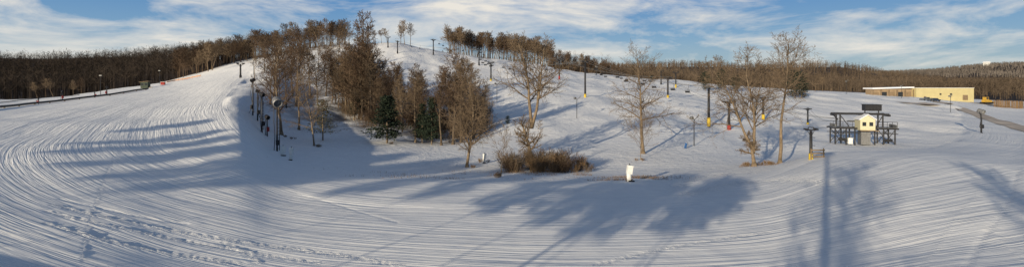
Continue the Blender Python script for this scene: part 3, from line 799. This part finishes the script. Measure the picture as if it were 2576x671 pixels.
# booth
loc=ground_at_pixel(366,222)
o=top('lift_booth',loc,'dark green operator booth with snowy roof','booth',None,0.2)
part(o,'wall',MB().box((0,0,1.3),(2.8,2.4,2.7)).mesh('wall',M_green))
part(o,'roof',MB().prism([(-1.8,2.55),(1.8,2.95),(1.8,3.15),(-1.8,2.75)],-1.6,1.6).mesh('roof',M_board))
for x in(-.75,.75): part(o,'window',MB().box((x,-1.21,1.7),(0.9,0.05,0.9)).mesh('window',M_glass))
part(o,'step',MB().box((2.1,-.2,0.2),(1.3,1.2,0.6)).mesh('step',M_board))
def drape(pts,n,lift):
    P=[ground_at_pixel(*p) for p in pts]; C=smooth_curve(P,n)
    return [Vector((p.x,p.y,zat(p.x,p.y)+lift)) for p in C]
pp=drape([(-60,281),(0,273),(100,262),(200,250),(300,237),(372,226)],8,0.45)
o=top('snowmaking_pipe',(0,0,0),'long dark snowmaking pipeline along the run edge','pipe')
part(o,'pipe_run',MB().tube(pp,[0.28]*len(pp),8).mesh('pipe_run',M_black))
for p in pp[::3]: part(o,'pipe_support',MB().box((p.x,p.y,p.z-0.4),(0.25,0.25,0.7)).mesh('pipe_support',M_board))
pp=drape([(-60,266),(0,259),(100,248),(200,240)],8,0.2)
o=top('safety_fence',(0,0,0),'low dark netting along the snow edge','fence')
part(o,'netting',MB().tube(pp,[0.12]*len(pp),5).mesh('netting',M_black))
pp=drape([(420,209),(445,204),(475,199),(505,193)],8,0)
b=MB()
for a_,c_ in zip(pp[:-1],pp[1:]):
    bi=len(b.v); up=Vector((0,0,0.8)); lo=Vector((0,0,0.3)); b.v+=[a_+lo,c_+lo,c_+up,a_+up]; b.f.append((bi,bi+1,bi+2,bi+3))
o=top('safety_fence',(0,0,0),'orange plastic netting fence on short posts','fence')
part(o,'netting',b.mesh('netting',M_orange))
for p in pp[::3]: part(o,'post',MB().cyl((p.x,p.y,p.z-.2),(p.x,p.y,p.z+1.3),0.05,n=6).mesh('post',M_orange))
loc=ground_at_pixel(410,214); o=top('equipment_box',loc,'small red equipment box beside the fence','box',None,0.2)
part(o,'cabinet',MB().box((0,0,.7),(1.6,1,1.3)).mesh('cabinet',M_red)); part(o,'lid',MB().box((0,0,1.42),(1.8,1.2,.1)).mesh('lid',M_white))

# ------------------------------------------------------------------ warehouse
base=ground_at_pixel(2378,252); 
sc_=base.y/F
wh=top('warehouse',base,'long pale yellow metal warehouse with open tan bays','warehouse',None,0)
X0=(2203-2378)*sc_; X1=(2305-2378)*sc_; X2=(2450-2378)*sc_; Hh=30*sc_
part(wh,'wall',MB().box(((X1+X2)/2,3,Hh/2-0.5),(X2-X1,6,Hh+1)).mesh('wall',M_yelw))
part(wh,'parapet',MB().box(((X1+X2)/2,3,Hh+0.12),(X2-X1+.3,6.3,0.2)).mesh('parapet',M_white))
part(wh,'wall',MB().box(((X0+X1)/2,5.5,Hh/2-0.6),(X1-X0-0.02,5,Hh+0.2)).mesh('wall',M_tan),label='tan metal wall behind open bays')
part(wh,'roof',MB().prism([(X0-0.8,Hh*0.92),(X1-0.1,Hh*1.02),(X1-0.1,Hh*1.12),(X0-0.8,Hh*1.02)],1.2,9).mesh('roof',M_roofw))
for i in range(5):
    x=X0+(X1-X0)*(i+.5)/5.0
    part(wh,'bay_door',MB().box((x,2.97,Hh*.34),((X1-X0)/7,0.06,Hh*.68)).mesh('bay_door',M_glass if i in(1,3) else M_board))
for i in range(6):
    x=X0+(X1-X0)*i/5.0-0.2
    part(wh,'column',MB().box((x,1.6,Hh*.42),(0.35,0.35,Hh*.9)).mesh('column',M_board))
for fx,fz,w_,h_ in((0.15,0.3,1.2,2.1),(0.42,0.5,1.0,0.9),(0.6,0.5,1.0,0.9),(0.85,0.36,2.8,2.8)):
    x=X1+(X2-X1)*fx
    part(wh,'door' if h_>1.5 else 'window',MB().box((x,-0.03,h_/2 if h_>1.5 else Hh*fz),(w_,0.08,h_)).mesh('door',M_board if h_>1.5 else M_glass))
p=atd(2482,1900); o=top('house',p+Vector((0,0,2)),'distant white house on the wooded ridge','house',None,0.2)
part(o,'wall',MB().box((0,0,6),(20,10,12)).mesh('wall',M_white)); part(o,'roof',MB().prism([(-11,12),(11,12),(8,16),(-8,16)],-6,6).mesh('roof',M_roofw))
def car(px,yb,m,label,name='parked_car',L=4.8,Hc=1.6,rz=0.1,d=None,truck=False):
    loc=ground_at_pixel(px,yb) if d is None else atd(px,d)
    o=top(name,loc,label,'truck' if truck else 'car',None,rz,1.0,'vehicles parked by the warehouse')
    h=L/2
    if truck: prof=[(-h,.45),(h,.45),(h,1.0),(h*0.55,1.1),(h*0.3,1.85),(-h*.15,1.85),(-h*.2,1.15),(-h,1.15)]
    else: prof=[(-h,.4),(h,.4),(h,.85),(h*.55,1.0),(h*.25,Hc),(-h*.6,Hc),(-h*.9,1.0),(-h,.9)]
    part(o,'body',MB().prism(prof,-.9,.9).mesh('body',m))
    part(o,'window',MB().prism([(h*.22,Hc-.1),(h*.45,1.05),(-h*.1,1.05),(-h*.1,Hc-.1)],-.92,.92).mesh('window',M_glass))
    for x in(-h*.62,h*.62):
        for y in(-.85,.85): part(o,'wheel',MB().cyl((x,y-.12,.36),(x,y+.12,.36),.36,n=12).mesh('wheel',M_tyre))
car(2330,254,M_grey,'grey pickup truck parked on packed snow','parked_truck',5.4,1.8,0.05,truck=True)
car(2352,255,M_darkred,'dark blue car parked on packed snow')
car(2428,253,M_carw,'white car parked near the warehouse')
loc=ground_at_pixel(2482,262)
o=top('bulldozer',loc,'yellow bulldozer parked at the snow edge','bulldozer',None,0.2,1.2)
part(o,'body',MB().prism([(-1.8,.9),(1.9,.9),(1.9,1.7),(.4,1.8),(.3,2.0),(-1.8,1.9)],-.8,.8).mesh('body',M_mach))
part(o,'cab',MB().box((-.5,0,2.5),(1.5,1.4,1.2)).mesh('cab',M_mach)); part(o,'window',MB().box((-.5,0,2.55),(1.1,1.44,.8)).mesh('window',M_glass))
for y in(-1.05,1.05): part(o,'track',MB().prism([(-1.9,.1),(1.7,.1),(2.0,.5),(1.7,.9),(-1.9,.9),(-2.2,.5)],y-.25,y+.25).mesh('track',M_tyre))
part(o,'blade',MB().box((2.5,0,.7),(.2,3,1.1)).mesh('blade',M_board)); 
b=MB()
pa,pb=ground_at_pixel(2500,270),ground_at_pixel(2640,272)
for i in range(170):
    t=i/169; p=pa.lerp(pb,t); z=zat(p.x,p.y)
    b.box((p.x,p.y+rng.uniform(-.3,.3),z+1.6),(0.14,0.1,3.6+rng.uniform(-.5,.7)))
top('slat_fence',(0,0,0),'tall brown slatted fence beside the snow','fence',b.mesh('slat_fence',M_grass))

M_road=mat('muddy_snow',(0.52,0.44,0.36),0.9,0.4,0.25)
def road(pts,w,name,label):
    C=smooth_curve([ground_at_pixel(*p) for p in pts],10); b=MB(); n=6
    for i,p in enumerate(C):
        a=C[max(i-1,0)]; c=C[min(i+1,len(C)-1)]; t=(c-a); t.z=0; t.normalize(); s=Vector((-t.y,t.x,0))
        for j in range(n+1):
            q=p+s*w*(j/n-.5); b.v.append(Vector((q.x,q.y,zat(q.x,q.y)+0.12)))
    for i in range(len(C)-1):
        for j in range(n): a=i*(n+1)+j; b.f.append((a,a+1,a+n+2,a+n+1))
    top(name,(0,0,0),label,'road',b.mesh(name,M_road),kind='structure')
road([(2260,258),(2330,262),(2400,268),(2450,285),(2520,308),(2620,335)],5,'road','muddy snow covered service road')
road([(2330,262),(2420,258),(2480,262),(2540,270)],6,'road','muddy snow covered service road')

# ------------------------------------------------------------------ beyond the view: assumed mast, trees added to cast the long shadows
SD=Vector((0.62,1,0)).normalized()
EL=math.radians(11); TE=math.tan(EL)
mp=Vector((-SD.x*5-0.25,-SD.y*5,0)); mp.z=zat(mp.x,mp.y)
o=top('assumed_light_mast',mp,'tall unseen floodlight mast, assumed from its shadow','light mast')  # mast out of view, assumed from the long shadow it casts
HM=2.0+75*TE
part(o,'pole',MB().cyl((0,0,-.5),(0,0,HM),0.24,0.18,12).mesh('pole',M_steel))
part(o,'lamp_head',MB().box((0,0,HM-.4),(1.4,0.4,0.6)).mesh('lamp_head',M_steel))
def pine(gx,gy,t):
    """unseen pine added to shade a spot; crown middle lies sunward of it, t metres away"""
    x,y=gx-SD.x*t,gy-SD.y*t; H=(t*TE+zat(gx,gy)-zat(x,y))/0.89
    o=top('evergreen_tree',(x,y,zat(x,y)),'tall unseen pine with a high crown, added for its shade','tree',None,rng.uniform(0,6),(1.0,1.0,H/18),'unseen pines added for their shade')
    part(o,'trunk',EG[3][0]); part(o,'crown',EG[3][1])
for gx,gy in [(6,44),(11,45),(15,41),(2,47),(18,45),(9,40),(13,48)]: pine(gx,gy,rng.uniform(60,66))  # pines added out of view to shade the foreground and the tree bowl
for gx,gy in [(-27,72),(-21,66),(-13,64),(-6,61),(-24,80),(-14,74),(-36,88),(1,60),(-33,80),(-19,60),(-44,98)]: pine(gx,gy,rng.uniform(84,92))
for x,y,H,v in [(-120,-45,17,0),(-12,-20,19,3),(-4,-30,20,0),(5,-16,17,3),(12,-30,20,0),(18,-12,18,3),(26,-20,17,2),(34,-26,19,2),(8,-40,21,2),(22,-38,20,2)]:  # bare trees added out of view to streak the foreground with shadow
    place_tree(VAR[v],Vector((x,y,zat(x,y))),'unseen bare tree added for its shadow streaks',rng.uniform(0,6),H/16,group='unseen bare trees added for their shadow streaks')

# ------------------------------------------------------------------ light, sky, camera
sun=bpy.data.lights.new('sun','SUN'); sun.energy=5.0; sun.angle=math.radians(0.5); sun.color=(1.0,0.86,0.64)
so=bpy.data.objects.new('sun',sun); COL.objects.link(so)
dv=Vector((SD.x*math.cos(EL),SD.y*math.cos(EL),-math.sin(EL)))
so.rotation_euler=dv.to_track_quat('-Z','Y').to_euler(); so.location=(-60,-90,60)
w=bpy.data.worlds.new('World'); scene.world=w; w.use_nodes=True
nt=w.node_tree; N=nt.nodes; L=nt.links; bg=N['Background']
sky=N.new('ShaderNodeTexSky'); sky.sky_type='NISHITA'; sky.sun_disc=False
sky.sun_elevation=EL; sky.sun_rotation=math.atan2(-SD.x,-SD.y)%(2*math.pi)
tc=N.new('ShaderNodeTexCoord'); mp_=N.new('ShaderNodeMapping'); mp_.inputs['Rotation'].default_value=(0,math.radians(-10),0); mp_.inputs['Scale'].default_value=(1.7,1.7,6.5); mp_.inputs['Location'].default_value=(0.4,0.0,0.0)
L.new(tc.outputs['Generated'],mp_.inputs['Vector'])
n1=N.new('ShaderNodeTexNoise'); n1.inputs['Scale'].default_value=2.6; n1.inputs['Detail'].default_value=11; n1.inputs['Roughness'].default_value=0.62; n1.inputs['Distortion'].default_value=0.4
L.new(mp_.outputs['Vector'],n1.inputs['Vector'])
sx=N.new('ShaderNodeSeparateXYZ'); L.new(tc.outputs['Generated'],sx.inputs[0])
m1=N.new('ShaderNodeMath'); m1.operation='MULTIPLY_ADD'; L.new(sx.outputs['X'],m1.inputs[0]); m1.inputs[1].default_value=-0.09; L.new(n1.outputs['Fac'],m1.inputs[2])
# clouds thin out toward the zenith
zf=N.new('ShaderNodeMapRange'); L.new(sx.outputs['Z'],zf.inputs['Value']); zf.inputs['From Min'].default_value=0.2; zf.inputs['From Max'].default_value=0.5; zf.inputs['To Min'].default_value=0.0; zf.inputs['To Max'].default_value=0.13
m2=N.new('ShaderNodeMath'); m2.operation='SUBTRACT'; L.new(m1.outputs[0],m2.inputs[0]); L.new(zf.outputs[0],m2.inputs[1])
cr=N.new('ShaderNodeValToRGB'); cr.color_ramp.elements[0].position=0.43; cr.color_ramp.elements[0].color=(0,0,0,1); cr.color_ramp.elements[1].position=0.68; cr.color_ramp.elements[1].color=(0.97,0.97,0.97,1)
L.new(m2.outputs[0],cr.inputs['Fac'])
er=N.new('ShaderNodeValToRGB'); L.new(sx.outputs['Z'],er.inputs['Fac'])
e=er.color_ramp.elements; e[0].position=0.0; e[0].color=(0.54,0.62,0.63,1); e[1].position=0.5; e[1].color=(0.07,0.13,0.25,1)
for ps,cc in ((0.035,(0.38,0.54,0.65,1)),(0.08,(0.23,0.43,0.66,1)),(0.15,(0.11,0.30,0.62,1)),(0.24,(0.09,0.22,0.44,1))):
    x=e.new(ps); x.color=cc
sc2=N.new('ShaderNodeVectorMath'); sc2.operation='SCALE'; sc2.inputs['Scale'].default_value=9.6; L.new(er.outputs['Color'],sc2.inputs[0])
mul=N.new('ShaderNodeMix'); mul.data_type='RGBA'; mul.inputs['Factor'].default_value=0.9
L.new(sky.outputs['Color'],mul.inputs['A']); L.new(sc2.outputs[0],mul.inputs['B'])
mx=N.new('ShaderNodeMix'); mx.data_type='RGBA'; L.new(cr.outputs['Color'],mx.inputs['Factor']); L.new(mul.outputs['Result'],mx.inputs['A']); mx.inputs['B'].default_value=(9.4,8.9,8.0,1)
L.new(mx.outputs['Result'],bg.inputs['Color']); bg.inputs['Strength'].default_value=0.09

cam=bpy.data.cameras.new('camera'); co=bpy.data.objects.new('camera',cam); COL.objects.link(co)
co.location=(0,0,CZ); co.rotation_euler=(math.radians(90),0,0)
cam.sensor_fit='HORIZONTAL'; cam.sensor_width=36; cam.lens=18; cam.shift_y=-(335.5-HY)/2576
cam.clip_start=0.1; cam.clip_end=9000
scene.camera=co
